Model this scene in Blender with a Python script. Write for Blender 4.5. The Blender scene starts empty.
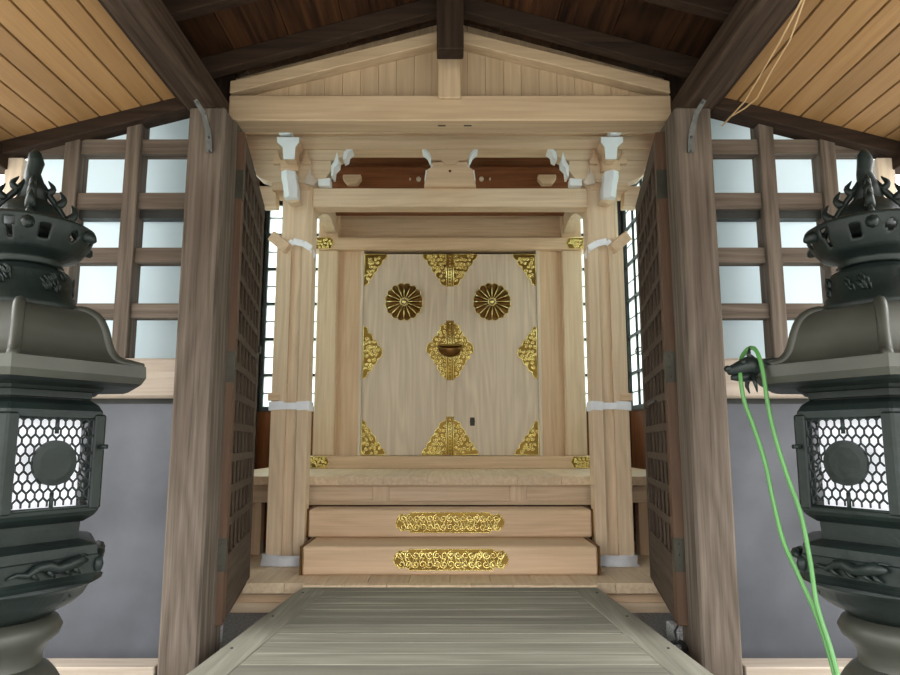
import bpy, math, random
from mathutils import Vector
random.seed(7)
S = bpy.context.scene
COL = S.collection
# ------------------------------------------------------------------ camera, sky, light, exposure
F = 700.0; TH = math.atan((442 - 337.5) / F); CS, SN = math.cos(TH), math.sin(TH); EYE = 1.6
cam = bpy.data.cameras.new('camera'); co = bpy.data.objects.new('camera', cam); COL.objects.link(co)
cam.sensor_width = 36; cam.lens = F / 900 * 36; cam.clip_start = .05
co.location = (0, 0, EYE); co.rotation_euler = (math.pi / 2 + TH, 0, 0); S.camera = co
W = bpy.data.worlds.new('world'); S.world = W; W.use_nodes = True
wn = W.node_tree.nodes; wl = W.node_tree.links
bg = wn['Background']; bg.inputs['Strength'].default_value = 6.0
tc = wn.new('ShaderNodeTexCoord'); sx = wn.new('ShaderNodeSeparateXYZ'); cr = wn.new('ShaderNodeValToRGB')
mr = wn.new('ShaderNodeMapRange'); mr.inputs['From Min'].default_value = -1
wl.new(tc.outputs['Generated'], sx.inputs[0]); wl.new(sx.outputs['Z'], mr.inputs[0]); wl.new(mr.outputs[0], cr.inputs[0]); wl.new(cr.outputs[0], bg.inputs[0])
el = cr.color_ramp.elements
el[0].position = .49; el[0].color = (.30, .285, .255, 1)
el[1].position = .51; el[1].color = (.26, .25, .235, 1)
for ps, c_ in ((.585, (.42, .42, .41, 1)), (.67, (.98, .99, 1.0, 1)), (1.0, (1.0, 1.0, 1.0, 1))):
    e_ = el.new(ps); e_.color = c_
S.view_settings.view_transform = 'Standard'; S.view_settings.look = 'None'
S.view_settings.gamma = 1; S.view_settings.exposure = 0.60


def at(px, py, Y):
    v = (337.5 - py) / F; yd = CS - SN * v; zd = SN + CS * v; t = Y / yd
    return ((px - 450) / F * t, EYE + zd * t)


# ------------------------------------------------------------------ materials
def mat(name):
    m = bpy.data.materials.new(name); m.use_nodes = True
    return m, m.node_tree.nodes, m.node_tree.links, m.node_tree.nodes['Principled BSDF']


def simple(name, col, rough=.5, metal=0, bump=0, bscale=40, var=.15, vscale=6, spec=.5):
    m, n, l, p = mat(name)
    p.inputs['Roughness'].default_value = rough; p.inputs['Metallic'].default_value = metal
    p.inputs['Specular IOR Level'].default_value = spec
    t = n.new('ShaderNodeTexCoord'); a = n.new('ShaderNodeTexNoise'); a.inputs['Scale'].default_value = vscale
    a.inputs['Detail'].default_value = 5
    l.new(t.outputs['Object'], a.inputs[0])
    r = n.new('ShaderNodeValToRGB'); r.color_ramp.elements[0].position = .3; r.color_ramp.elements[1].position = .7
    r.color_ramp.elements[0].color = tuple(c * (1 - var) for c in col) + (1,)
    r.color_ramp.elements[1].color = tuple(min(1, c * (1 + var)) for c in col) + (1,)
    l.new(a.outputs['Fac'], r.inputs[0]); l.new(r.outputs[0], p.inputs['Base Color'])
    if bump:
        b = n.new('ShaderNodeBump'); b.inputs['Strength'].default_value = bump; b.inputs['Distance'].default_value = .01
        c = n.new('ShaderNodeTexNoise'); c.inputs['Scale'].default_value = bscale; c.inputs['Detail'].default_value = 3
        l.new(t.outputs['Object'], c.inputs[0]); l.new(c.outputs['Fac'], b.inputs['Height']); l.new(b.outputs[0], p.inputs['Normal'])
    return m


_W = {}
KINDS = {
    'sill_old': ((.235, .19, .145), (.36, .305, .245), .3, .6, .10, .08, None),
    'cypress_gable': ((.33, .238, .142), (.45, .340, .215), .25, .5, .10, .03, None),  # dark, light, ring strength, roughness, island variation, bump, stain
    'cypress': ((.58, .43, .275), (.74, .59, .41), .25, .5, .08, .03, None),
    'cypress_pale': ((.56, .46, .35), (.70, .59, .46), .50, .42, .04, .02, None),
    'cypress_deep': ((.58, .405, .25), (.73, .54, .355), .28, .5, .08, .03, None),
    'cedar_red': ((.15, .055, .022), (.26, .105, .048), .3, .6, .2, .05, None),
    'weathered': ((.052, .040, .030), (.160, .130, .103), .20, .75, .12, .25, (.07, .05, .038)),
    'dark_old': ((.014, .009, .006), (.036, .022, .014), .3, .75, .20, .25, (.03, .02, .014)),
    'beam_old': ((.018, .011, .007), (.068, .046, .031), .3, .8, .1, .6, (.035, .024, .016)),
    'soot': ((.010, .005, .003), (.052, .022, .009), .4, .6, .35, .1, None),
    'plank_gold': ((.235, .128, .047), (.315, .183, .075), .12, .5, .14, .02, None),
    'deck_grey': ((.155, .148, .115), (.27, .262, .208), .30, .7, .2, .2, (.15, .14, .11)),
    'lattice': ((.048, .035, .025), (.100, .075, .056), .25, .7, .1, .15, None),
    'door_edge': ((.060, .031, .017), (.10, .054, .029), .25, .6, .1, .05, None),
}


def wood(kind, ax):
    key = (kind, ax)
    if key in _W: return _W[key]
    d, li, ring, rough, isl, bmp, stain = KINDS[kind]
    m, n, l, p = mat(kind + '_wood_' + ax)
    p.inputs['Roughness'].default_value = rough; p.inputs['Specular IOR Level'].default_value = .12 if kind in ('weathered', 'dark_old', 'beam_old', 'soot', 'lattice', 'cedar_red') else .35
    t = n.new('ShaderNodeTexCoord'); g = n.new('ShaderNodeNewGeometry')
    off = n.new('ShaderNodeVectorMath'); off.operation = 'SCALE'; off.inputs[0].default_value = (13.1, 7.7, 19.3)
    l.new(g.outputs['Random Per Island'], off.inputs['Scale'])
    ad = n.new('ShaderNodeVectorMath'); ad.operation = 'ADD'; l.new(t.outputs['Object'], ad.inputs[0]); l.new(off.outputs[0], ad.inputs[1])

    def mapped(across, along):
        mp = n.new('ShaderNodeMapping'); s = [across] * 3; s['XYZ'.index(ax)] = along
        mp.inputs['Scale'].default_value = s; l.new(ad.outputs[0], mp.inputs[0]); return mp
    n1 = n.new('ShaderNodeTexNoise'); n1.inputs['Scale'].default_value = 1; n1.inputs['Detail'].default_value = 2; n1.inputs['Distortion'].default_value = .3
    l.new(mapped(3.2, .32).outputs[0], n1.inputs[0])
    mu = n.new('ShaderNodeMath'); mu.operation = 'MULTIPLY'; mu.inputs[1].default_value = 75; l.new(n1.outputs['Fac'], mu.inputs[0])
    si = n.new('ShaderNodeMath'); si.operation = 'SINE'; l.new(mu.outputs[0], si.inputs[0])
    n2 = n.new('ShaderNodeTexNoise'); n2.inputs['Scale'].default_value = 1; n2.inputs['Detail'].default_value = 5; n2.inputs['Roughness'].default_value = .65
    l.new(mapped(38, 1.2).outputs[0], n2.inputs[0])
    m1 = n.new('ShaderNodeMath'); m1.operation = 'MULTIPLY_ADD'; m1.inputs[1].default_value = ring * .22
    l.new(si.outputs[0], m1.inputs[0]); l.new(n2.outputs['Fac'], m1.inputs[2])
    ra = n.new('ShaderNodeMapRange'); ra.inputs['From Min'].default_value = .28; ra.inputs['From Max'].default_value = .72
    l.new(m1.outputs[0], ra.inputs[0])
    mx = n.new('ShaderNodeMix'); mx.data_type = 'RGBA'; mx.inputs['A'].default_value = (*d, 1); mx.inputs['B'].default_value = (*li, 1)
    l.new(ra.outputs[0], mx.inputs['Factor'])
    hs = n.new('ShaderNodeHueSaturation'); l.new(mx.outputs['Result'], hs.inputs['Color'])
    rr = n.new('ShaderNodeMapRange'); rr.inputs['To Min'].default_value = 1 - isl; rr.inputs['To Max'].default_value = 1 + isl
    l.new(g.outputs['Random Per Island'], rr.inputs[0]); l.new(rr.outputs[0], hs.inputs['Value'])
    out = hs.outputs[0]
    if stain:
        n3 = n.new('ShaderNodeTexNoise'); n3.inputs['Scale'].default_value = 1; n3.inputs['Detail'].default_value = 4
        l.new(mapped(6, .9).outputs[0], n3.inputs[0])
        r3 = n.new('ShaderNodeMapRange'); r3.inputs['From Min'].default_value = .50; r3.inputs['From Max'].default_value = .74
        r3.inputs['To Max'].default_value = .75
        l.new(n3.outputs['Fac'], r3.inputs[0])
        mm = n.new('ShaderNodeMix'); mm.data_type = 'RGBA'; l.new(r3.outputs[0], mm.inputs['Factor'])
        l.new(out, mm.inputs['A']); mm.inputs['B'].default_value = (*stain, 1); out = mm.outputs['Result']
    l.new(out, p.inputs['Base Color'])
    b = n.new('ShaderNodeBump'); b.inputs['Strength'].default_value = bmp; b.inputs['Distance'].default_value = .004
    l.new(m1.outputs[0], b.inputs['Height']); l.new(b.outputs[0], p.inputs['Normal'])
    _W[key] = m; return m


GOLD = simple('gold_leaf', (1.0, .82, .34), .27, 1, .25, 90, .08)
GOLD_D = simple('antique_gold', (.24, .15, .035), .38, 1, .3, 60, .2)
GOLD_B = simple('brown_gold', (.20, .105, .035), .34, 1, .1, 60, .15)
BRASS = simple('aged_brass', (.045, .042, .03), .5, .5, .2, 50, .3)
BLACKM = simple('black_iron', (.03, .032, .03), .5, .6, .2, 50, .3)
STEEL = simple('zinc_steel', (.10, .105, .10), .5, .9, .2, 50, .25, 20)
BRONZE = simple('dark_green_bronze', (.009, .015, .013), .45, .2, .25, 30, .35, 7, .38)
BRONZE_L = simple('worn_grey_bronze', (.048, .050, .039), .46, .2, .12, 14, .25, 4, .5)
WHITEP = simple('white_paint', (.80, .83, .84), .5, 0, .05, 60, .03)
PAPER = simple('white_wrap', (.86, .89, .93), .35, 0, .6, 12, .05, 10)
SHEET = simple('grey_sheet_metal', (.062, .066, .077), .30, .45, .06, 3, .35, 2.2)
STONE = simple('grey_paving', (.30, .30, .29), .85, 0, .4, 60, .25, 25)
GRAVEL = simple('grey_gravel', (.27, .27, .27), .9, 0, .8, 120, .4, 60)
GRANITE = simple('speckled_granite', (.42, .42, .42), .6, 0, .1, 100, .75, 110)
REFLECTOR = simple('cream_reflector', (.78, .78, .76), .8, 0, .1, 20, .08)  # pale surface for the added bounce faces
SILLM = simple('pale_sill_stone', (.50, .49, .45), .8, 0, .3, 60, .2, 20)
HOSE = simple('green_hose', (.06, .20, .045), .4, 0, 0, 10, .1)
RUBBER = simple('black_rubber', (.015, .015, .016), .5)
CORD = simple('tan_cord', (.50, .34, .17), .6)


def pane_mat(name, trans, col):
    m, n, l, p = mat(name)
    n.remove(p); o = n['Material Output']
    tr = n.new('ShaderNodeBsdfTranslucent'); df = n.new('ShaderNodeBsdfGlossy'); mx = n.new('ShaderNodeMixShader')
    t = n.new('ShaderNodeTexCoord'); a = n.new('ShaderNodeTexNoise'); a.inputs['Scale'].default_value = 1.6; a.inputs['Detail'].default_value = 1
    l.new(t.outputs['Object'], a.inputs[0])
    r = n.new('ShaderNodeValToRGB'); r.color_ramp.elements[0].position = .35; r.color_ramp.elements[1].position = .65
    r.color_ramp.elements[0].color = tuple(c * trans * .95 for c in col) + (1,)
    r.color_ramp.elements[1].color = tuple(c * trans * 1.0 for c in col) + (1,)
    l.new(a.outputs['Fac'], r.inputs[0]); l.new(r.outputs[0], tr.inputs[0])
    df.inputs['Roughness'].default_value = .35; df.inputs[0].default_value = (.5, .5, .5, 1)
    mx.inputs[0].default_value = .06
    l.new(tr.outputs[0], mx.inputs[1]); l.new(df.outputs[0], mx.inputs[2]); l.new(mx.outputs[0], o.inputs[0])
    return m


FROST = pane_mat('frosted_pane', .80, (.88, .97, 1.0))
FROST_G = pane_mat('greenish_frosted_pane', .80, (.92, 1.0, .98))
LINER = pane_mat('white_liner', .5, (1, 1, 1))
m, n, l, p = mat('glowing_white_liner')
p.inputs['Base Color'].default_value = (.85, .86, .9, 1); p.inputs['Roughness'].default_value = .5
p.inputs['Emission Color'].default_value = (.92, .94, 1, 1); p.inputs['Emission Strength'].default_value = .38  # glow added to the lining itself; no lamp stands inside
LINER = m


# ------------------------------------------------------------------ mesh building
class MB:
    def __init__(s): s.v = []; s.f = []; s.sm = []

    def add(s, vs, fs, sm=False):
        o = len(s.v); s.v += [tuple(map(float, v)) for v in vs]; s.f += [tuple(i + o for i in f) for f in fs]; s.sm += [sm] * len(fs); return s

    def box(s, x0, x1, y0, y1, z0, z1):
        x0, x1 = min(x0, x1), max(x0, x1); y0, y1 = min(y0, y1), max(y0, y1); z0, z1 = min(z0, z1), max(z0, z1)
        return s.add([(x0, y0, z0), (x1, y0, z0), (x1, y1, z0), (x0, y1, z0), (x0, y0, z1), (x1, y0, z1), (x1, y1, z1), (x0, y1, z1)],
                     [(3, 2, 1, 0), (4, 5, 6, 7), (0, 1, 5, 4), (1, 2, 6, 5), (2, 3, 7, 6), (3, 0, 4, 7)])

    def hexa(s, p):  # eight corners, bottom ring then top ring
        return s.add(p, [(3, 2, 1, 0), (4, 5, 6, 7), (0, 1, 5, 4), (1, 2, 6, 5), (2, 3, 7, 6), (3, 0, 4, 7)])

    def bar(s, a, b, w, h, up=(0, 0, 1)):
        a, b = Vector(a), Vector(b); d = (b - a).normalized(); u = Vector(up); r = d.cross(u).normalized() * w / 2; q = r.cross(d).normalized() * h / 2
        return s.hexa([a - r - q, b - r - q, b + r - q, a + r - q, a - r + q, b - r + q, b + r + q, a + r + q])

    def prism(s, poly, ax, a, b):  # poly of 2-D points, extruded along ax from a to b
        def P(u, v, w): return {'X': (w, u, v), 'Y': (u, w, v), 'Z': (u, v, w)}[ax]
        n = len(poly); ar = sum(poly[i][0] * poly[(i + 1) % n][1] - poly[(i + 1) % n][0] * poly[i][1] for i in range(n))
        if ar < 0: poly = poly[::-1]
        vs = [P(u, v, a) for u, v in poly] + [P(u, v, b) for u, v in poly]
        fs = [tuple(range(n)), tuple(range(2 * n - 1, n - 1, -1))] + [(i, i + n, (i + 1) % n + n, (i + 1) % n) for i in range(n)]
        return s.add(vs, fs)

    def tube(s, pts, r, n=8, cap=True):
        pts = [Vector(p) for p in pts]; rs = r if isinstance(r, (list, tuple)) else [r] * len(pts)
        vs = []; fs = []; up = None
        for i, p in enumerate(pts):
            d = (pts[min(i + 1, len(pts) - 1)] - pts[max(i - 1, 0)]).normalized()
            if up is None: up = Vector((0, 0, 1)) if abs(d.z) < .9 else Vector((0, 1, 0))
            a = d.cross(up).normalized(); up = a.cross(d).normalized()
            for k in range(n):
                t = 2 * math.pi * k / n; vs.append(p + (a * math.cos(t) + up * math.sin(t)) * rs[i])
        for i in range(len(pts) - 1):
            for k in range(n): fs.append((i * n + k, i * n + (k + 1) % n, (i + 1) * n + (k + 1) % n, (i + 1) * n + k))
        if cap: fs += [tuple(range(n))[::-1], tuple(range((len(pts) - 1) * n, len(pts) * n))]
        return s.add(vs, fs, True)

    def lathe(s, prof, n=32, c=(0, 0, 0), rot=0, sm=True, skip=None):
        vs = []; fs = []
        for r, z in prof:
            for k in range(n):
                t = 2 * math.pi * k / n + rot; vs.append((c[0] + r * math.cos(t), c[1] + r * math.sin(t), c[2] + z))
        for i in range(len(prof) - 1):
            for k in range(n):
                if skip and skip((k + .5) / n, (prof[i][1] + prof[i + 1][1]) / 2): continue
                fs.append((i * n + k, i * n + (k + 1) % n, (i + 1) * n + (k + 1) % n, (i + 1) * n + k))
        fs += [tuple(range(n))[::-1], tuple(range((len(prof) - 1) * n, len(prof) * n))] if not skip else []
        return s.add(vs, fs, sm)

    def blob(s, c, rx, ry, rz, n=10):
        vs = [(c[0], c[1], c[2] + rz)]; m = n // 2
        for i in range(1, m):
            a = math.pi * i / m
            for k in range(n):
                t = 2 * math.pi * k / n; vs.append((c[0] + rx * math.sin(a) * math.cos(t), c[1] + ry * math.sin(a) * math.sin(t), c[2] + rz * math.cos(a)))
        vs.append((c[0], c[1], c[2] - rz)); fs = [(0, 1 + k, 1 + (k + 1) % n) for k in range(n)]
        for i in range(m - 2):
            for k in range(n): fs.append((1 + i * n + k, 1 + (i + 1) * n + k, 1 + (i + 1) * n + (k + 1) % n, 1 + i * n + (k + 1) % n))
        L = len(vs) - 1; fs += [(L, 1 + (m - 2) * n + (k + 1) % n, 1 + (m - 2) * n + k) for k in range(n)]
        return s.add(vs, fs, True)

    def build(s, name, m, parent=None, bevel=0, solid=0, **kw):
        me = bpy.data.meshes.new(name)
        if parent is not None: off = root_loc(parent)
        else:
            xs, ys, zs = zip(*s.v); off = Vector(((min(xs) + max(xs)) / 2, (min(ys) + max(ys)) / 2, min(zs)))
        me.from_pydata([(a - off.x, b - off.y, c - off.z) for a, b, c in s.v], [], s.f)
        me.polygons.foreach_set('use_smooth', s.sm)
        me.materials.append(m); me.update()
        o = bpy.data.objects.new(name, me); COL.objects.link(o)
        if parent is not None: o.parent = parent
        else: o.location = off
        if bevel:
            b = o.modifiers.new('bevel', 'BEVEL'); b.width = bevel; b.segments = 1; b.limit_method = 'ANGLE'; b.angle_limit = .7
        if solid:
            b = o.modifiers.new('solid', 'SOLIDIFY'); b.thickness = solid; b.offset = 0
        if kw: tag(o, **kw)
        return o


def root_loc(o):
    v = Vector((0, 0, 0))
    while o is not None: v = v + o.location; o = o.parent
    return v


def tag(o, label=None, cat=None, group=None, kind=None):
    if label: o['label'] = label
    if cat: o['category'] = cat
    if group: o['group'] = group
    if kind: o['kind'] = kind
    return o


def thing(name, label, cat, loc, group=None, kind=None):
    o = bpy.data.objects.new(name, None); COL.objects.link(o); o.location = loc; o.empty_display_size = .1
    return tag(o, label, cat, group, kind)


def inside(pt, poly):
    x, y = pt; c = False; n = len(poly)
    for i in range(n):
        (x1, y1), (x2, y2) = poly[i], poly[(i + 1) % n]
        if (y1 > y) != (y2 > y) and x < (x2 - x1) * (y - y1) / (y2 - y1) + x1: c = not c
    return c


def planks(mb, x0, x1, y0, y1, z0, z1, w, ax='X', gap=.003, jit=0):
    """boards side by side along ax between the limits"""
    lo, hi = {'X': (x0, x1), 'Y': (y0, y1), 'Z': (z0, z1)}[ax]
    n = max(1, round((hi - lo) / w)); w = (hi - lo) / n
    for i in range(n):
        a, b = lo + i * w + gap / 2, lo + (i + 1) * w - gap / 2; j = random.uniform(0, jit)
        if ax == 'X': mb.box(a, b, y0 + j, y1, z0, z1)
        elif ax == 'Y': mb.box(x0, x1, a, b, z0, z1 - j)
        else: mb.box(x0, x1, y0 + j, y1, a, b)
    return mb


# ================================================================== SETTING
GL = .47
MB().box(-4.2, 4.2, -3, 3.48, -.1, 0).build('ground', STONE, kind='structure', label='grey stone paving in front of the hall', cat='ground')
MB().box(-3.4, 3.4, 3.95, 9.4, GL - .1, GL).build('floor', GRAVEL, kind='structure', label='grey gravel floor inside the hall under the shrine deck', cat='floor')
MB().box(-3.4, 3.4, 3.42, 3.95, 0, .485).build('foundation', SILLM, kind='structure', label='pale stone foundation kerb under the hall front wall', cat='foundation', bevel=.01)


def rz(X): return 4.10 - .29 * abs(X)      # dark inner roof boards
def cz(X): return 3.85 - .27 * abs(X)      # golden outer ceiling boards


# dark central roof boards, running into depth
mb = MB()
for s in (-1, 1):
    k = 0
    while k < 5:
        a, b = .30 * k, .30 * k + .296
        z0, z1 = rz(a), rz(b)
        mb.hexa([(s * a, -2.0, z0), (s * b, -2.0, z1), (s * b, 3.92, z1), (s * a, 3.92, z0), (s * a, -2.0, z0 + .03), (s * b, -2.0, z1 + .03), (s * b, 3.92, z1 + .03), (s * a, 3.92, z0 + .03)])
        k += 1
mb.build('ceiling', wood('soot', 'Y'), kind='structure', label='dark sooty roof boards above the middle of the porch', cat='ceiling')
for s, nm in ((-1, 'left'), (1, 'right')):
    mb = MB(); x = 1.455
    while x < 2.5:
        a, b = x, x + .099; z0, z1 = cz(a), cz(b)
        mb.hexa([(s * a, -2.0, z0), (s * b, -2.0, z1), (s * b, 3.66, z1), (s * a, 3.66, z0), (s * a, -2.0, z0 + .02), (s * b, -2.0, z1 + .02), (s * b, 3.66, z1 + .02), (s * a, 3.66, z0 + .02)])
        x += .111
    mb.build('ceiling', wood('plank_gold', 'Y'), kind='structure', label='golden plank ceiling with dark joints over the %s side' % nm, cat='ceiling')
    # outer roof skin above the boards
    mb = MB(); e = .06
    mb.hexa([(0, -2.1, 4.30), (s * 2.75, -2.1, cz(2.75) + e), (s * 2.75, 3.9, cz(2.75) + e), (0, 3.9, 4.30), (0, -2.1, 4.42), (s * 2.75, -2.1, cz(2.75) + e + .12), (s * 2.75, 3.9, cz(2.75) + e + .12), (0, 3.9, 4.42)])
    mb.build('roof', BLACKM, kind='structure', label='%s slope of the porch roof above the boards' % nm, cat='roof')
    MB().box(s * 2.40, s * 2.50, -2.0, 3.7, 3.06, 3.17).build('eave_beam', wood('dark_old', 'Y'), kind='structure', label='dark eave beam along the %s edge of the plank ceiling' % nm, cat='beam', bevel=.005)
    # long roof beam coming toward the viewer
    MB().box(s * 1.265, s * 1.43, -2.0, 3.80, 3.385, 3.525).build('roof_beam', wood('beam_old', 'Y'), kind='structure', label='heavy rough roof beam running out over the %s post' % nm, cat='beam', bevel=.008)
    MB().box(s * 1.432, s * 1.452, -2.0, 3.80, 3.40, rz(1.45)).build('trim_5' if s < 0 else 'trim_6', wood('dark_old', 'Y'), kind='structure', label='dark closing board between the inner roof and the %s plank ceiling' % nm, cat='trim')
    MB().box(s * 1.262, s * 1.45, 3.83, 3.90, 3.41, 4.0).build('wall_front', wood('dark_old', 'Z'), kind='structure', label='dark filler board above the %s jamb beside the gable' % nm, cat='wall')
    # dark slanting rake over the windows and the gable
    mb = MB(); a, b = 1.43, 2.46
    mb.hexa([(s * a, 3.56, cz(a) - .075), (s * b, 3.56, cz(b) - .075), (s * b, 3.68, cz(b) - .075), (s * a, 3.68, cz(a) - .075), (s * a, 3.56, cz(a)), (s * b, 3.56, cz(b)), (s * b, 3.68, cz(b)), (s * a, 3.68, cz(a))])
    mb.build('trim_1' if s < 0 else 'trim_2', wood('dark_old', 'X'), kind='structure', label='dark sloping trim board above the %s lattice window' % nm, cat='trim', bevel=.004)
    for Y, d in ((3.60, .10), (3.08, .09), (2.55, .09)):
        mb = MB(); a, b = 0.0, 1.43
        mb.hexa([(s * a, Y, rz(a) - d), (s * b, Y, rz(b) - d), (s * b, Y + .07, rz(b) - d), (s * a, Y + .07, rz(a) - d), (s * a, Y, rz(a)), (s * b, Y, rz(b)), (s * b, Y + .07, rz(b)), (s * a, Y + .07, rz(a))])
        mb.build('rafter', wood('dark_old', 'X'), kind='structure', label='dark rafter under the %s roof slope, %s' % (nm, {3.6: 'against the gable', 3.08: 'next before the gable', 2.55: 'nearest the viewer'}[Y]), cat='rafter', bevel=.004)
MB().box(-.072, .074, 3.49, 3.60, 3.69, 4.08).build('king_post', wood('dark_old', 'Z'), kind='structure', label='short dark hanging post at the roof ridge', cat='post', bevel=.005)

# side walls and back wall of the hall, high enough to hold the shrine
HT = 5.1
YJ = 5.30                                   # hall widens here, shaped so daylight reaches the front panes
MB().box(-1.76, 1.76, 3.93, YJ, HT, HT + .1).box(-2.6, 2.6, YJ + .001, 9.1, HT, HT + .1).build('ceiling', wood('soot', 'Y'), kind='structure', label='dark high ceiling inside the hall over the shrine', cat='ceiling')
MB().box(-1.76, 1.76, 3.93, 3.99, 4.05, HT).build('wall_front', wood('soot', 'Z'), kind='structure', label='dark upper front wall above the pale gable', cat='wall')
XL, XR, YB = 2.52, 2.28, 8.9


def hall_window(name, ax, fixed, lo, hi, z0, z1, sx_, sz_, label):
    """frame grid with frosted panes, in the plane ax=fixed"""
    r = thing(name, label, 'window', ((lo + hi) / 2 if ax == 'Y' else fixed, fixed if ax == 'Y' else (lo + hi) / 2, z0), kind='structure')
    f = MB(); g = MB(); tt = MB()

    def bx(mb, a, b, c, d, th):
        if ax == 'Y': mb.box(a, b, fixed - th, fixed + th, c, d)
        else: mb.box(fixed - th, fixed + th, a, b, c, d)
    bx(f, lo, lo + .07, z0, z1, .04); bx(f, hi - .07, hi, z0, z1, .04); bx(f, lo, hi, z0, z0 + .06, .05); bx(f, lo, hi, z1 - .06, z1, .04)
    n = max(1, round((hi - lo) / sx_)); q = max(1, round((z1 - z0) / sz_))
    for i in range(1, n): u = lo + (hi - lo) * i / n; bx(f, u - .014, u + .014, z0, z1, .03)
    for j in range(1, q): u = z0 + (z1 - z0) * j / q; bx(f, lo, hi, u - .016, u + .016, .03)
    for j in range(q * 2): u = z0 + (z1 - z0) * (j + .5) / q / 2; bx(tt, lo, hi, u + (z1 - z0) / q / 4 - .006, u + (z1 - z0) / q / 4 + .006, .012)
    bx(g, lo + .02, hi - .02, z0 + .02, z1 - .02, .004)
    f.build('window_frame', BLACKM, r); g.build('glass_pane', FROST_G, r); tt.build('glazing_bar', STEEL, r)
    return r


WZ0, WZ1 = 1.98, 4.75
hall_window('added_window_left', 'X', -1.72, 4.04, 5.2, 1.98, HT, .4, .5, 'added unseen frosted window for side light, behind the left swung lattice door')  # unseen window added to bring side light onto the steps
hall_window('added_window_right', 'X', 1.72, 4.04, 5.2, 1.98, HT, .4, .5, 'added unseen frosted window for side light, behind the right swung lattice door')  # its twin on the right, also added for side light
hall_window('window_3', 'X', -XL, YJ + .1, 8.8, WZ0, WZ1, .45, .46, 'tall frosted window in black frame in the left side wall behind the shrine')
hall_window('window_4', 'X', XR, YJ + .1, 8.8, WZ0, WZ1, .45, .46, 'tall frosted window in black frame in the right side wall behind the shrine')
hall_window('window_5', 'Y', YB, -2.44, 2.20, WZ0, WZ1, .42, .46, 'wide frosted window in black frame in the back wall behind the shrine')
for s, nm in ((-1, 'left'), (1, 'right')):
    XW = XL if s < 0 else XR
    mb = MB(); X = s * XW
    planks(mb, X - .03, X + .03, YJ, 8.95, GL, WZ0, .3, 'Y'); mb.box(X - .03, X + .03, YJ, 8.95, WZ1, HT); mb.box(X - .03, X + .03, YJ, YJ + .1, WZ0, WZ1)
    planks(mb, s * 1.72, X, YJ, YJ + .04, GL, HT, .3, 'X')
    planks(mb, s * 1.70, s * 1.74, 3.93, YJ, GL, 1.98, .3, 'Y'); mb.box(s * 1.70, s * 1.74, 3.93, 4.04, 1.98, HT); mb.box(s * 1.70, s * 1.74, 5.2, YJ, 1.98, HT)
    mb.build('wall_' + nm, wood('cedar_red', 'Z'), kind='structure', label='dark red-brown board wall on the %s side of the shrine' % nm, cat='wall')
    MB().box(s * 1.745, s * 1.76, 3.95, YJ - .03, GL, 1.98).box(s * 1.76, s * 2.6, YJ - .03, YJ - .01, GL, HT).build('outer_reflector', REFLECTOR, kind='structure', label='cream light-bouncing face added outside the hall behind the %s lattice window' % nm, cat='wall')  # pale reflector added to throw daylight onto the front panes
    MB().box(s * (XW - .09), s * (XW + .01), 8.78, 8.88, GL, HT).build('corner_post', BLACKM, kind='structure', label='black post in the rear %s corner of the hall' % nm, cat='post')
mb = MB(); planks(mb, -XL, XR, YB - .02, YB + .03, GL, WZ0, .3, 'X'); mb.box(-XL, XR, YB - .02, YB + .03, WZ1, HT)
mb.build('wall_back', wood('cedar_red', 'Z'), kind='structure', label='dark red-brown board wall behind the shrine', cat='wall')

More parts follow.
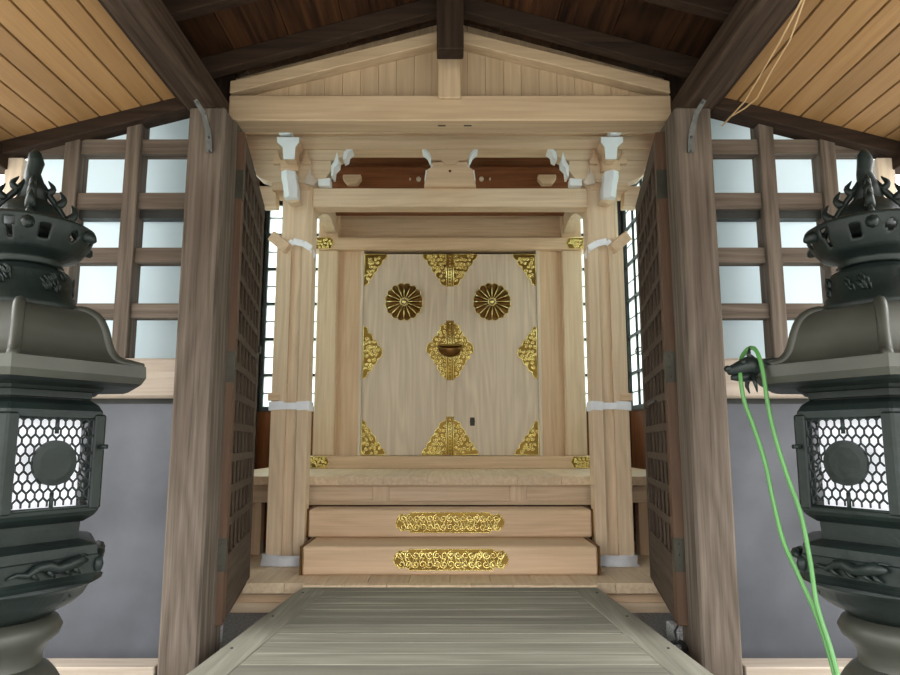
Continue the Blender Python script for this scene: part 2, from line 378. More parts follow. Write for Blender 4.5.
# ---------------------------------------------------------------- front wall left and right of the opening
for s, nm in ((-1, 'left'), (1, 'right')):
    # old weathered post
    MB().box(s * 1.21, s * 1.406, 3.55, 3.74, .485, 3.39).build('old_post', wood('weathered', 'Z'), kind='structure', label='weathered grey-brown square post on the %s of the entrance' % nm, cat='post', bevel=.012)
    # new pale jamb behind it
    MB().box(s * (1.215 if s < 0 else 1.232), s * 1.36, 3.745, 3.90, .485, 3.408).build('door_jamb', wood('weathered', 'Z'), kind='structure', label='slim brown jamb behind the %s entrance post' % nm, cat='post', bevel=.006)
    # lattice window: mullions and rails
    r = thing('window_1' if s < 0 else 'window_2', 'wooden grid window with pale blue panes on the %s of the entrance' % nm, 'window', (s * 1.9, 3.68, 2.03), kind='structure')
    for a, b, d in ((1.685, 1.765, 0), (2.015, 2.095, 0)):
        mb = MB(); z1 = cz(a) - .06
        mb.box(s * a, s * b, 3.61, 3.72, 2.03, cz(a) - .025); mb.build('mullion', wood('weathered', 'Z'), r, bevel=.004)
    for (z0, z1) in ((3.155, 3.24), (2.845, 2.935), (2.545, 2.629), (2.246, 2.325)):
        mb = MB()
        for a, b in ((1.406, 1.685), (1.765, 2.015), (2.095, 2.32)):
            mb.box(s * a, s * b, 3.63, 3.71, z0, z1)
        mb.build('rail', wood('weathered', 'X'), r, bevel=.003)
    # dark sash bar under the second rail
    MB().box(s * 1.406, s * 2.32, 3.66, 3.73, 2.80, 2.845).build('sash_bar', BLACKM, r)
    MB().box(s * 1.395, s * 1.412, 3.62, 3.73, 2.03, 3.42).build('side_stop', wood('dark_old', 'Z'), r)
    MB().prism([(s * 1.40, 2.03), (s * 2.325, 2.03), (s * 2.325, cz(2.325) - .04), (s * 1.40, cz(1.40) - .04)], 'Y', 3.722, 3.728).build('glass_pane', FROST, r)
    # pale outer post past the window
    MB().box(s * 2.32, s * 2.415, 3.62, 3.74, .53, 3.13).build('outer_post', wood('cypress_pale', 'Z'), kind='structure', label='pale wooden post at the outer end of the %s window wall' % nm, cat='post', bevel=.004)
    MB().box(s * 1.406, s * 2.415, 3.60, 3.76, 1.825, 2.03).build('window_sill', wood('sill_old', 'X'), kind='structure', label='pale thick wooden sill beam under the %s window' % nm, cat='sill', bevel=.012)
    w = MB().box(s * 1.406, s * 2.415, 3.70, 3.74, .53, 1.80)
    w.build('wall_front_' + nm, SHEET, kind='structure', label='scuffed blue-grey metal sheet wall on the %s under the window' % nm, cat='wall')
    MB().box(s * 1.406, s * 2.415, 3.69, 3.71, 1.80, 1.825).build('trim_3' if s < 0 else 'trim_4', BLACKM, kind='structure', label='thin black strip atop the %s metal sheet' % nm, cat='trim')
    MB().box(s * 1.42, s * 2.6, 3.56, 3.78, .486, .53).build('baseboard_' + nm, wood('sill_old', 'X'), kind='structure', label='pale bottom rail under the %s metal sheet' % nm, cat='baseboard', bevel=.004)

# ---------------------------------------------------------------- new gable over the entrance
g = thing('gable_front', 'new pale cypress gable with cross beam above the entrance', 'gable', (0, 3.8, 3.41))
z0 = 3.412; z1 = 3.566
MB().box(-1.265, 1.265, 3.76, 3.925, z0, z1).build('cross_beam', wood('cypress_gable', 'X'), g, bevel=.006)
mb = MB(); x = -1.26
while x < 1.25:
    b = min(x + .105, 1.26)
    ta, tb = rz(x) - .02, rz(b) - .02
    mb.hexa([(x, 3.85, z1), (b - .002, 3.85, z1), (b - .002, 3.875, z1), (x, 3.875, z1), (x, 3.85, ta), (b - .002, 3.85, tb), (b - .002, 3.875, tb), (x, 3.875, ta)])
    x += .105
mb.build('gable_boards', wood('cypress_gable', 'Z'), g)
for s in (-1, 1):
    a, b = 0.0, 1.265; ya, yb = 3.765, 3.85
    def rk(X): return 3.985 - (3.985 - 3.655) * abs(X) / 1.265
    mb = MB().hexa([(s * a, ya, rk(a) - .075), (s * b, ya, rk(b) - .075), (s * b, yb, rk(b) - .075), (s * a, yb, rk(a) - .075), (s * a, ya, rk(a)), (s * b, ya, rk(b)), (s * b, yb, rk(b)), (s * a, yb, rk(a))])
    mb.build('rake_board', wood('cypress_gable', 'X'), g, bevel=.004)
MB().box(-.069, .063, 3.735, 3.86, z1 - .03, 3.95).build('strut', wood('cypress_gable', 'Z'), g, bevel=.005)
for X in (-.07, .08): MB().box(X, X + .045, 3.82, 3.832, z0 - .003, z0 + .001).build('nail_slot', BLACKM, g)

# ---------------------------------------------------------------- the two old lattice doors
DZ0, DZ1, DW, DT = .66, 3.36, 1.30, .055


def lattice_door(s, nm):
    r = thing('door_1' if s < 0 else 'door_2', 'old brown lattice door swung open on the %s side of the shrine' % nm, 'door', (s * 1.178, 3.80, DZ0), kind='structure')
    r.rotation_euler = (0, 0, s * -math.atan(.172))
    # local frame: y along the door, x outward by s
    def bd(mb, y0, y1, z0, z1, x0=0, x1=DT):
        mb.v += []; return mb.box(s * x0, s * x1, y0, y1, z0 - 0, z1)
    H = DZ1 - DZ0

    def B(mb, name, m, par=r, bevel=0, **kw):
        o = mb.build(name, m, None, bevel=bevel); me = o.data; off = o.location.copy()
        for v in me.vertices: v.co += off
        o.location = (0, 0, 0); o.parent = par; return o
    f1 = MB(); bd(f1, 0, .11, 0, H); B(f1, 'stile', wood('door_edge', 'Z'), bevel=.003)
    f1 = MB(); bd(f1, DW - .11, DW, 0, H); B(f1, 'stile', wood('lattice', 'Z'), bevel=.003)
    f1 = MB(); bd(f1, .11, DW - .11, H - .13, H); B(f1, 'top_rail', wood('lattice', 'Y'), bevel=.003)
    f1 = MB(); bd(f1, .11, DW - .11, 0, .34); B(f1, 'bottom_rail', wood('lattice', 'Y'), bevel=.003)
    zz0, zz1 = .34, H - .13; nr, ncol = 13, 6
    lt = MB()
    for i in range(1, nr):
        z = zz0 + (zz1 - zz0) * i / nr; bd(lt, .11, DW - .11, z - .022, z + .022, .003, .013)
    for i in range(1, ncol):
        y = .11 + (DW - .22) * i / ncol; bd(lt, y - .024, y + .024, zz0, zz1, .004, .0125)
    B(lt, 'lattice', wood('lattice', 'Z'))
    bk = MB(); bd(bk, .10, DW - .10, zz0 - .01, zz1 + .01, .022, .028); B(bk, 'backing_board', wood('soot', 'Z'))
    for z in (.27, 1.26, 2.30):
        hb = MB(); bd(hb, -.004, .0, z, z + .17, -.0, DT); bd(hb, -.004, .055, z, z + .17, -.004, 0)
        hb.tube([(s * (DT + .012), -.008, z), (s * (DT + .012), -.008, z + .17)], .009, 8)
        bd(hb, -.014, -.004, z, z + .17, DT, DT + .045)
        for k in (.03, .085, .14): hb.blob((s * DT * .4, -.005, z + k), .005, .004, .005, 6)
        B(hb, 'hinge', BRASS)
    if s > 0:
        rg = MB(); rg.tube([(-.015 + .025 * math.cos(t * .5), DW + .0, 1.60 + .028 * math.sin(t * .5)) for t in range(14)], .004, 6); B(rg, 'pull_ring', BLACKM)
        lk = MB().box(-.012, 0, .5, .9, 1.18, 1.195); B(lk, 'bolt', BLACKM)
    else:
        lk = MB().box(0.0, .014, DW - .06, DW + .02, 1.58, 1.63); B(lk, 'latch', BLACKM)


lattice_door(-1, 'left'); lattice_door(1, 'right')

# metal hooks high on the old posts
for s, nm in ((-1, 'left'), (1, 'right')):
    h = thing('metal_bracket', 'curved bare metal bracket screwed high on the %s old post' % nm, 'bracket', (s * 1.26, 3.55, 3.2), 'metal brackets on the old posts')
    P = [at(450 + s * q, y, 3.53) for q, y in ((241, 152), (240, 135), (243, 118), (250, 106))]
    pts = []
    for i in range(len(P) - 1):
        for k in range(4): t = k / 4; pts.append((P[i][0] * (1 - t) + P[i + 1][0] * t, P[i][1] * (1 - t) + P[i + 1][1] * t))
    pts.append(P[-1])
    mb = MB()
    for i in range(len(pts) - 1): mb.bar((pts[i][0], 3.535 - .006 * i, pts[i][1]), (pts[i + 1][0], 3.535 - .006 * (i + 1), pts[i + 1][1]), .035 - .0012 * i, .012, (0, 1, 0))
    mb.build('strap', STEEL, h)
    for i in (0, 3, 11): MB().blob((pts[i][0], 3.525 - .006 * i, pts[i][1]), .008, .006, .008, 8).build('screw', STEEL, h)

# ================================================================== DECK, STEPS, SHRINE
dk = thing('lower_deck', 'pale new wooden lower deck under the shrine posts', 'deck', (0, 5.6, GL))
planks(planks(MB(), -1.66, 1.66, 4.86, YJ - .02, .60, .67, .27, 'X'), -1.92, 1.92, YJ + .06, 6.84, .60, .67, .27, 'X').box(-1.66, 1.66, YJ - .02, YJ + .06, .60, .67).build('deck_boards', wood('cypress', 'Y'), dk, bevel=.003)
planks(MB(), -.97, .97, 4.774, 4.857, .61, .672, .27, 'X').build('deck_tongue', wood('cypress', 'Y'), dk, bevel=.003)
MB().box(-1.66, 1.66, 4.93, 5.05, .535, .60).build('deck_beam', wood('cypress_deep', 'X'), dk)
MB().box(-1.66, 1.66, 4.90, 4.96, GL, .535).build('kick_board', wood('cypress', 'X'), dk, bevel=.003)

wk = thing('walkway', 'weathered greenish grey wooden ramp walkway leading to the shrine', 'walkway', (0, 3.8, GL))
ya, yb = 4.77, 2.75


def hw(y): return .965 + (ya - y) * .066


bw = .17
mb = MB(); y = ya - .12; 
while y > yb + .02:
    y2 = max(y - .165, yb); g_ = .005
    mb.hexa([(-hw(y2) + bw, y2 + g_, .60), (hw(y2) - bw, y2 + g_, .60), (hw(y) - bw, y, .60), (-hw(y) + bw, y, .60), (-hw(y2) + bw, y2 + g_, .658), (hw(y2) - bw, y2 + g_, .658), (hw(y) - bw, y, .658), (-hw(y) + bw, y, .658)])
    y = y2
mb.build('cross_boards', wood('deck_grey', 'X'), wk, bevel=.003)
for s in (-1, 1):
    MB().hexa([(s * (hw(yb) - bw + .003), yb, .60), (s * hw(yb), yb, .60), (s * hw(ya), ya, .60), (s * (hw(ya) - bw + .003), ya - .12, .60), (s * (hw(yb) - bw + .003), yb, .66), (s * hw(yb), yb, .66), (s * hw(ya), ya, .66), (s * (hw(ya) - bw + .003), ya - .12, .66)]).build('border_board', wood('deck_grey', 'Y'), wk, bevel=.003)
MB().hexa([(-hw(ya) + bw, ya - .118, .60), (hw(ya) - bw, ya - .118, .60), (hw(ya), ya, .60), (-hw(ya), ya, .60), (-hw(ya) + bw, ya - .118, .66), (hw(ya) - bw, ya - .118, .66), (hw(ya), ya, .66), (-hw(ya), ya, .66)]).build('end_board', wood('deck_grey', 'X'), wk, bevel=.003)
for s in (-1, 1): MB().hexa([(s * (hw(yb) - .12), yb + .05, .486), (s * (hw(yb) - .04), yb + .05, .486), (s * (hw(ya) - .04), ya - .1, .486), (s * (hw(ya) - .12), ya - .1, .486), (s * (hw(yb) - .12), yb + .05, .60), (s * (hw(yb) - .04), yb + .05, .60), (s * (hw(ya) - .04), ya - .1, .60), (s * (hw(ya) - .12), ya - .1, .60)]).build('bearer', wood('dark_old', 'Y'), wk)
for s in (-1, 1): MB().box(s * .9, s * 1.0, yb + .1, yb + .2, 0, .486).build('leg', wood('dark_old', 'Z'), wk)
for s in (-1, 1):
    for y in (4.6, 4.0, 3.4): MB().blob((s * (hw(y) - .05), y, .661), .008, .008, .004, 8).build('screw_head', BLACKM, wk)


# ---- gold fitting helpers
def spiral(c, r, y, tr, flip=1, ph=0, turns=1.3, n=11):
    return [(c[0] + flip * r * (1 - .78 * k / (n - 1)) * math.cos(ph + turns * 2 * math.pi * k / (n - 1)), y, c[1] + r * (1 - .78 * k / (n - 1)) * math.sin(ph + turns * 2 * math.pi * k / (n - 1))) for k in range(n)]


def scallop(poly, amp, step):
    out = []; n = len(poly)
    for i in range(n):
        a, b = Vector(poly[i][:2]), Vector(poly[(i + 1) % n][:2]); L = (b - a).length
        if len(poly[i]) > 2 or L < step * 1.2: out.append(tuple(a)); continue      # flagged edges stay straight
        k = max(1, round(L / step)); nrm = Vector((-(b - a).y, (b - a).x)).normalized()
        ar = sum(poly[j][0] * poly[(j + 1) % n][1] - poly[(j + 1) % n][0] * poly[j][1] for j in range(n))
        if ar > 0: nrm = -nrm
        for j in range(k):
            for q in range(4):
                t = (j + q / 4) / k; out.append(tuple(a.lerp(b, t) + nrm * amp * math.sin(math.pi * q / 4)))
    return out


def fitting(poly, y, parent, name, cell=.047, amp=.020, tr=.0062, label=None):
    """openwork gold plate facing the viewer: ground plate with raised scrollwork and rim"""
    o = scallop(poly, amp, .085)
    pl = MB().prism([(a, b) for a, b in o], 'Y', y - .006, y).build(name, GOLD_D, parent)
    if label: pl['label'] = label
    sc = MB()
    sc.tube([(a, y - .008, b) for a, b in o] + [(o[0][0], y - .008, o[0][1])], tr * .9, 5, False)
    xs = [q[0] for q in o]; zs = [q[1] for q in o]
    nx = max(1, int((max(xs) - min(xs)) / cell)); nz = max(1, int((max(zs) - min(zs)) / cell))
    for i in range(-1, nx + 2):
        for j in range(-1, nz + 2):
            c = (min(xs) + (i + .5 + .5 * (j % 2)) * cell, min(zs) + (j + .5) * cell)
            r = cell * random.uniform(.42, .62); c = (c[0] + random.uniform(-.2, .2) * cell, c[1] + random.uniform(-.2, .2) * cell)
            if inside(c, o) and all(inside((c[0] + r * .75 * math.cos(t), c[1] + r * .75 * math.sin(t)), o) for t in (0, 1.57, 3.14, 4.71)):
                sc.tube(spiral(c, r, y - .010, tr, 1 if (i + j) % 2 else -1, random.uniform(0, 6.28)), tr, 5, False)
                sc.blob((c[0], y - .011, c[1]), tr * 1.5, tr * 1.3, tr * 1.5, 6)
    sc.build('scrollwork', GOLD, pl)
    return pl


# ---- steps
st = thing('shrine_steps', 'pale cypress two-step stair with gold plaques', 'steps', (0, 5.5, .67))
mb = MB().box(-1.045, 1.045, 5.12, 5.80, .672, .868); mb.build('step', wood('cypress_deep', 'X'), st, bevel=.012)
mb = MB().box(-1.10, 1.10, 5.58, 5.865, .87, 1.08); mb.build('step', wood('cypress_deep', 'X'), st, bevel=.012)
for s in (-1, 1):
    MB().box(s * 1.047, s * 1.062, 5.115, 5.80, .672, .872).build('brass_end_plate', GOLD_B, st, bevel=.002)
    MB().box(s * 1.102, s * 1.112, 5.575, 5.865, .87, 1.085).build('brass_end_plate', GOLD_B, st, bevel=.002)
for (x0, x1, ya_, yb_, Y, gl) in ((395, 507, 549, 570, 5.12, 'gold scroll plaque on the lower step'), (397, 503, 512.5, 532.5, 5.58, 'gold scroll plaque on the upper step')):
    (X0, Z1), (X1, Z0) = at(x0, ya_, Y), at(x1, yb_, Y); w = (X1 - X0) * .13; h = (Z1 - Z0)
    pts = [(X0 + w, Z0), (X0 + w * .8, Z0 + h * .14), (X0 + w * .3, Z0 + h * .06), (X0, Z0 + h * .3), (X0 - .01, Z0 + h * .5), (X0, Z0 + h * .7), (X0 + w * .3, Z0 + h * .94), (X0 + w * .8, Z0 + h * .86), (X0 + w, Z1)]
    pts += [(X0 + X1 - a, b) for a, b in pts[::-1]]
    pl = MB().prism(pts, 'Y', Y - .007, Y).build('gold_plaque', GOLD_D, st); pl['label'] = gl
    sc = MB(); sc.tube([(a, Y - .009, b) for a, b in pts] + [(pts[0][0], Y - .009, pts[0][1])], .0035, 5, False)
    zc = (Z0 + Z1) / 2; n = 15
    for i in range(n):
        x = X0 + w * .45 + (X1 - X0 - w * .9) * i / (n - 1)
        fl = 1 if i < n / 2 else -1
        for sg in (1, -1):
            sc.tube(spiral((x, zc + sg * h * .22), h * .20, Y - .011, 0, fl, 1.57 * sg * (1 if i % 2 else 2), 1.4, 13), .0062, 5, False)
        sc.tube([(x - .045 + .018 * k, Y - .011, zc + h * .34 * math.sin(k * 1.05 + i * 1.57)) for k in range(6)], .005, 5, False)
        sc.blob((x, Y - .012, zc), .007, .006, .007, 6)
    sc.build('scrollwork', GOLD, pl)

# ---- veranda platform
pf = thing('shrine_platform', 'raised pale cypress veranda platform carrying the shrine', 'platform', (0, 7, .67))
planks(MB(), -2.02, 2.02, 5.87, 8.35, 1.25, 1.32, .36, 'X').build('floor_boards', wood('cypress', 'Y'), pf, bevel=.002)
MB().box(-2.0, 2.0, 5.885, 5.90, 1.245, 1.30).build('edge_board', wood('cypress_deep', 'X'), pf)
MB().box(-1.98, 1.98, 5.97, 6.10, 1.10, 1.25).build('rim_beam', wood('cypress', 'X'), pf, bevel=.004)
for X in (-.575, .565): MB().box(X - .068, X + .068, 5.945, 5.975, 1.085, 1.25).build('block', wood('cypress', 'Z'), pf, bevel=.003)
MB().box(-1.2, 1.2, 5.93, 5.97, 1.085, 1.115).build('ledger', wood('cypress_deep', 'X'), pf)
for X in (-1.88, -1.63, 1.63, 1.88):
    for Y in ((6.0, 7.9) if abs(X) < 1.8 else (6.2,)):
        MB().box(X - .055, X + .055, Y, Y + .11, .67 if Y < 6.8 else GL, 1.10 if Y < 6.1 else 1.25).build('leg', wood('cypress_deep', 'Z'), pf, bevel=.004)
mb = MB(); planks(mb, -1.95, 1.95, 6.86, 6.89, .672, 1.25, .24, 'X'); mb.build('shade_boards', wood('cedar_red', 'Z'), pf)  # dark boards added to stand for the shade beneath the platform

# ---- shrine body
BY = 7.60
sh = thing('shrine_hall', 'cypress shrine cabinet with gilt double doors', 'shrine', (0, 7.9, 1.32))
(bx0, bz0), (_, bz1) = at(307, 468, BY), at(307, 456, BY)
bz0 = 1.32
MB().box(bx0, -bx0, BY - .03, BY + .22, bz0, bz1).build('base_beam', wood('cypress_deep', 'X'), sh, bevel=.005)
lz0, lz1 = at(313, 250, BY)[1], at(313, 238.5, BY)[1]
MB().box(-1.53, 1.53, BY - .04, BY + .2, lz0, lz1).build('lintel', wood('cypress_deep', 'X'), sh, bevel=.005)
for s in (-1, 1):
    MB().box(s * 1.25, s * 1.475, BY, BY + .22, bz1, lz0).build('column', wood('cypress', 'Z'), sh, bevel=.012)
    MB().box(s * 1.0, s * 1.25, BY + .07, BY + .12, bz1, lz0).build('side_panel', wood('cypress_deep', 'Z'), sh)
    MB().box(s * .965, s * 1.0, BY + .03, BY + .14, bz1, lz0).build('door_frame', wood('cypress_pale', 'Z'), sh, bevel=.004)
    MB().box(s * 1.25, s * 1.475, BY, BY + .22, lz1, 5.0).build('upper_column', wood('cypress_deep', 'Z'), sh, bevel=.008)
    mb = MB(); planks(mb, s * 1.34, s * 1.38, BY + .22, 8.3, bz0, 5.0, .3, 'Z'); mb.build('side_wall', wood('cypress_deep', 'Y'), sh)
    # gold caps at the ends of base beam and lintel
    for (xa, xb, za, zb, Y) in ((1.54, 1.32, bz0 + .012, bz1 - .008, BY - .03), (1.535, 1.325, lz0 + .006, lz1 - .004, BY - .04)):
        a, b = s * xa, s * xb; mid = (za + zb) / 2
        fitting([(a, za, 1), (b, za, 1), (b - s * .03, mid, 1), (b, zb, 1), (a, zb, 1)], Y, sh, 'gold_beam_cap', .036, 0)
mb = MB(); planks(mb, -1.25, 1.25, BY + .10, BY + .13, lz1, 4.42, .16, 'Z'); mb.build('frieze_boards', wood('cypress_deep', 'X'), sh)
hb0, hb1 = at(400, 186, 7.5)[1], at(400, 167, 7.5)[1]
MB().box(-1.6, 1.6, 7.5, 7.6, 4.12, hb1).build('head_beam', wood('cedar_red', 'X'), sh, bevel=.004)
mb = MB(); planks(mb, -1.5, 1.5, BY + .05, BY + .08, hb1, 5.05, .3, 'Z'); mb.build('upper_boards', wood('cedar_red', 'X'), sh)  # red-brown boards, with the dark interior's shade worked into their tone
mb = MB(); planks(mb, -1.4, 1.4, 8.27, 8.3, bz0, 5.0, .3, 'X'); mb.build('back_wall', wood('cypress_deep', 'Z'), sh)
for px in (352, 394, 505, 547):
    if px in (394, 505): continue
    P = [at(x, y, 7.42) for x, y in ((px - 9, 175), (px + 9, 175), (px + 9, 179), (px + 5, 184), (px - 5, 184), (px - 9, 179))]
    MB().prism(P, 'Y', 7.40, 7.5).build('bearing_block', wood('cypress_deep', 'X'), sh, bevel=.006)
for px in (410, 418.5, 481.5, 490):
    P = at(px, 178.5, 7.45); MB().blob((P[0], 7.47, P[1]), .028 if px in (418.5, 481.5) else .012, .04, .028 if px in (418.5, 481.5) else .012, 10).build('round_peg', wood('cypress_pale', 'X'), sh)

# doors of the shrine
DYF = BY + .045
zb, zt = bz1, at(361, 253, BY)[1]
for s, nm in ((-1, 'left'), (1, 'right')):
    x0, x1 = s * .962, s * .012
    d = MB().box(x0, x1, DYF, DYF + .05, zb + .004, zt).build('shrine_door', wood('cypress_pale', 'Z'), sh, bevel=.004)
    d['label'] = 'pale %s shrine door panel with gold fittings' % nm
    fr = MB(); fr.box(x0, x0 - s * .0 + (-s) * .012, DYF - .004, DYF, zb + .01, zt); fr.build('edge_strip', wood('cypress_pale', 'Z'), d)
    E_ = s * .955
    fz = zt - .004
    # chrysanthemum crest of sixteen petals
    C = at(404 if s < 0 else 492, 301.5, BY); R = .212; cx, czz = C
    cm = MB()
    for k in range(16):
        a0 = 2 * math.pi * (k + .5) / 16; vs = []; fs = []; nr, na = 6, 6
        for i in range(nr + 1):
            rr = .045 + (R - .045) * i / nr
            for j in range(na + 1):
                u = j / na * 2 - 1; half = math.pi / 16 * .96
                rad = rr if i < nr - 1 else rr - (R * .10) * (u * u) * (1 if i == nr else .35)
                aa = a0 + u * half
                hgt = .012 + .030 * (u * u) + .006 * (1 if i == nr else 0)
                vs.append((cx + rad * math.cos(aa), DYF - hgt, czz + rad * math.sin(aa)))
        W_ = na + 1
        for i in range(nr):
            for j in range(na): fs.append((i * W_ + j, (i + 1) * W_ + j, (i + 1) * W_ + j + 1, i * W_ + j + 1))
        # skirt to the door face
        base = len(vs)
        for j in range(na + 1): v = vs[nr * W_ + j]; vs.append((v[0], DYF, v[2]))
        for j in range(na): fs.append((nr * W_ + j, base + j, base + j + 1, nr * W_ + j + 1))
        cm.add(vs, fs, True)
    cr_ = cm.build('chrysanthemum_crest', GOLD_B, d); cr_['label'] = 'round sixteen-petal gold flower crest'  # brown tone holds the dark reflection in the gold petals
    rm = MB()
    for k in range(16):
        a = 2 * math.pi * k / 16
        rm.tube([(cx + q * math.cos(a), DYF - .042, czz + q * math.sin(a)) for q in (.045, .19)], [.003, .0075], 5)
        rm.tube([(cx + (R - R * .10 * u * u + .002) * math.cos(a + math.pi / 16 * (1 + u * .96)), DYF - .03, czz + (R - R * .10 * u * u + .002) * math.sin(a + math.pi / 16 * (1 + u * .96))) for u in (-1, -.6, -.2, .2, .6, 1)], .0045, 5)
    rm.tube([(cx + .043 * math.cos(t * .524), DYF - .04, czz + .043 * math.sin(t * .524)) for t in range(13)], .006, 6)
    rm.blob((cx, DYF - .03, czz), .026, .02, .026, 10)
    rm.build('petal_rims', GOLD, d)  # bright gold here carries the highlights along the petal edges
    # corner fittings
    fitting([(E_, fz, 1), (E_ - s * .245, fz), (E_, fz - .36, 1)], DYF, d, 'corner_fitting')
    fitting([(E_, zb + .01, 1), (E_, zb + .38), (E_ - s * .255, zb + .01, 1)], DYF, d, 'corner_fitting')
    zm = at(362, 352, BY)[1]
    fitting([(E_, zm + .29, 1), (E_, zm - .29), (E_ - s * .21, zm)], DYF, d, 'side_fitting')
    ci = s * .012
    fitting([(ci, fz, 1), (ci + s * .29, fz), (ci + s * .05, fz - .36, 1), (ci, fz - .37, 1)], DYF, d, 'corner_fitting')
    fitting([(ci, zb + .01, 1), (ci, zb + .39, 1), (ci + s * .06, zb + .37), (ci + s * .29, zb + .01, 1)], DYF, d, 'corner_fitting')
    zc = at(450, 350, BY)[1]
    fitting([(ci, zc + .32, 1), (ci + s * .06, zc + .29), (ci + s * .12, zc + .17), (ci + s * .245, zc + .02), (ci + s * .12, zc - .17), (ci + s * .06, zc - .29), (ci, zc - .33, 1)], DYF, d, 'lock_fitting')
    if s > 0:
        K = at(472.5, 421.5, BY)
        MB().prism([(K[0] - .024, K[1] - .045), (K[0] + .024, K[1] - .045), (K[0] + .028, K[1]), (K[0] + .024, K[1] + .045), (K[0] - .024, K[1] + .045), (K[0] - .028, K[1])], 'Y', DYF - .006, DYF).build('keyhole_plate', BRASS, d)
# astragal, bands and lock on the meeting edge
as_ = MB().box(-.038, .038, DYF - .03, DYF + .01, zb + .004, zt).build('meeting_stile', wood('cypress_pale', 'Z'), sh, bevel=.006)
zc = at(450, 350, BY)[1]
for z0_, z1_ in ((zt - .38, zt - .004), (zb + .01, zb + .42), (zc - .33, zc + .33)):
    b = MB().box(-.043, .043, DYF - .034, DYF - .02, z0_, z1_); b = b.build('gold_band', GOLD_D, as_, bevel=.003)
    q = MB()
    for X in (-.036, -.013, .013, .036): q.tube([(X, DYF - .037, z0_), (X, DYF - .037, z1_)], .007, 6)
    k = z0_ + .03
    while k < z1_: q.blob((0, DYF - .037, k), .009, .006, .009, 6); k += .035
    q.build('reeding', GOLD, b)
zl = zc - .02
lk = MB(); n_ = 14; vs = []; fs = []
for i in range(n_ + 1):
    u = -1 + 2 * i / n_; hgt = .11 * math.sqrt(max(0, 1 - u * u * .92)); dep = .07 * math.sqrt(max(0, 1 - u * u * .8))
    for k in range(7):
        a = math.pi / 2 * k / 6; vs.append((u * .125, DYF - .05 - dep * math.cos(a), zl + .05 - hgt * math.sin(a)))
    vs.append((u * .125, DYF - .03, zl + .05 - hgt)); vs.append((u * .125, DYF - .03, zl + .05))
for i in range(n_):
    for k in range(9): fs.append((i * 9 + k, (i + 1) * 9 + k, (i + 1) * 9 + (k + 1) % 9, i * 9 + (k + 1) % 9))
fs += [tuple(range(9)), tuple(range(n_ * 9, n_ * 9 + 9))[::-1]]
lk.add(vs, fs, True); lk = lk.build('lock', GOLD_B, sh)
MB().box(-.135, .135, DYF - .15, DYF - .04, zl + .05, zl + .072).build('bolt', GOLD_D, lk, bevel=.006)

# ================================================================== PORCH FRAME: posts, tie beam, brackets
pr = thing('shrine_porch', 'pale cypress porch frame with two posts, tie beam and white-tipped brackets', 'porch', (0, 5.6, .67))
PY = 5.5
tz0 = at(313, 205, PY)[1]; tz1 = at(313, 186, PY)[1]
for s in (-1, 1):
    # chamfered post with a sunken middle
    xo, xi = 1.385, 1.132; c = .03
    poly = [(s * xi, PY + .04 + c), (s * (xi + c), PY + .04), (s * (xo - c), PY + .04), (s * xo, PY + .04 + c), (s * xo, PY + .29 - c), (s * (xo - c), PY + .29), (s * (xi + c), PY + .29), (s * xi, PY + .29 - c)]
    MB().prism(poly, 'Z', .672, 3.72).build('post', wood('cypress', 'Z'), pr, bevel=.003)


def PX(pts, Y): return [at(x, y, Y) for x, y in pts]
def mirror(P, s): return [(s * abs(a) * (1 if a < 0 else -1) * -1 if False else (a if s < 0 else -a), b) for a, b in P]


tb = MB().box(-1.135, 1.135, PY + .05, PY + .19, tz0, tz1); tb.build('tie_beam', wood('cypress', 'X'), pr, bevel=.006)
for s in (-1, 1):
    P = mirror(PX([(276, 186), (256, 186), (250, 190), (253, 196), (259, 199), (262, 206), (276, 206)], PY + .08), s)
    MB().prism(P, 'Y', PY + .08, PY + .2).build('tie_beam_end', wood('cypress', 'X'), pr, bevel=.004)
# purlin with mouldings
pz = at(300, 150, PY)[1]
MB().box(-2.1, 2.1, PY - .02, PY + .16, pz + .0, pz + .085).build('purlin', wood('cypress_deep', 'X'), pr, bevel=.004)
MB().box(-2.1, 2.1, PY + .01, PY + .18, pz + .085, pz + .125).build('purlin_groove', wood('cypress', 'X'), pr)
MB().box(-2.1, 2.1, PY - .04, PY + .16, pz + .125, pz + .42).build('upper_purlin', wood('cypress_deep', 'X'), pr, bevel=.004)
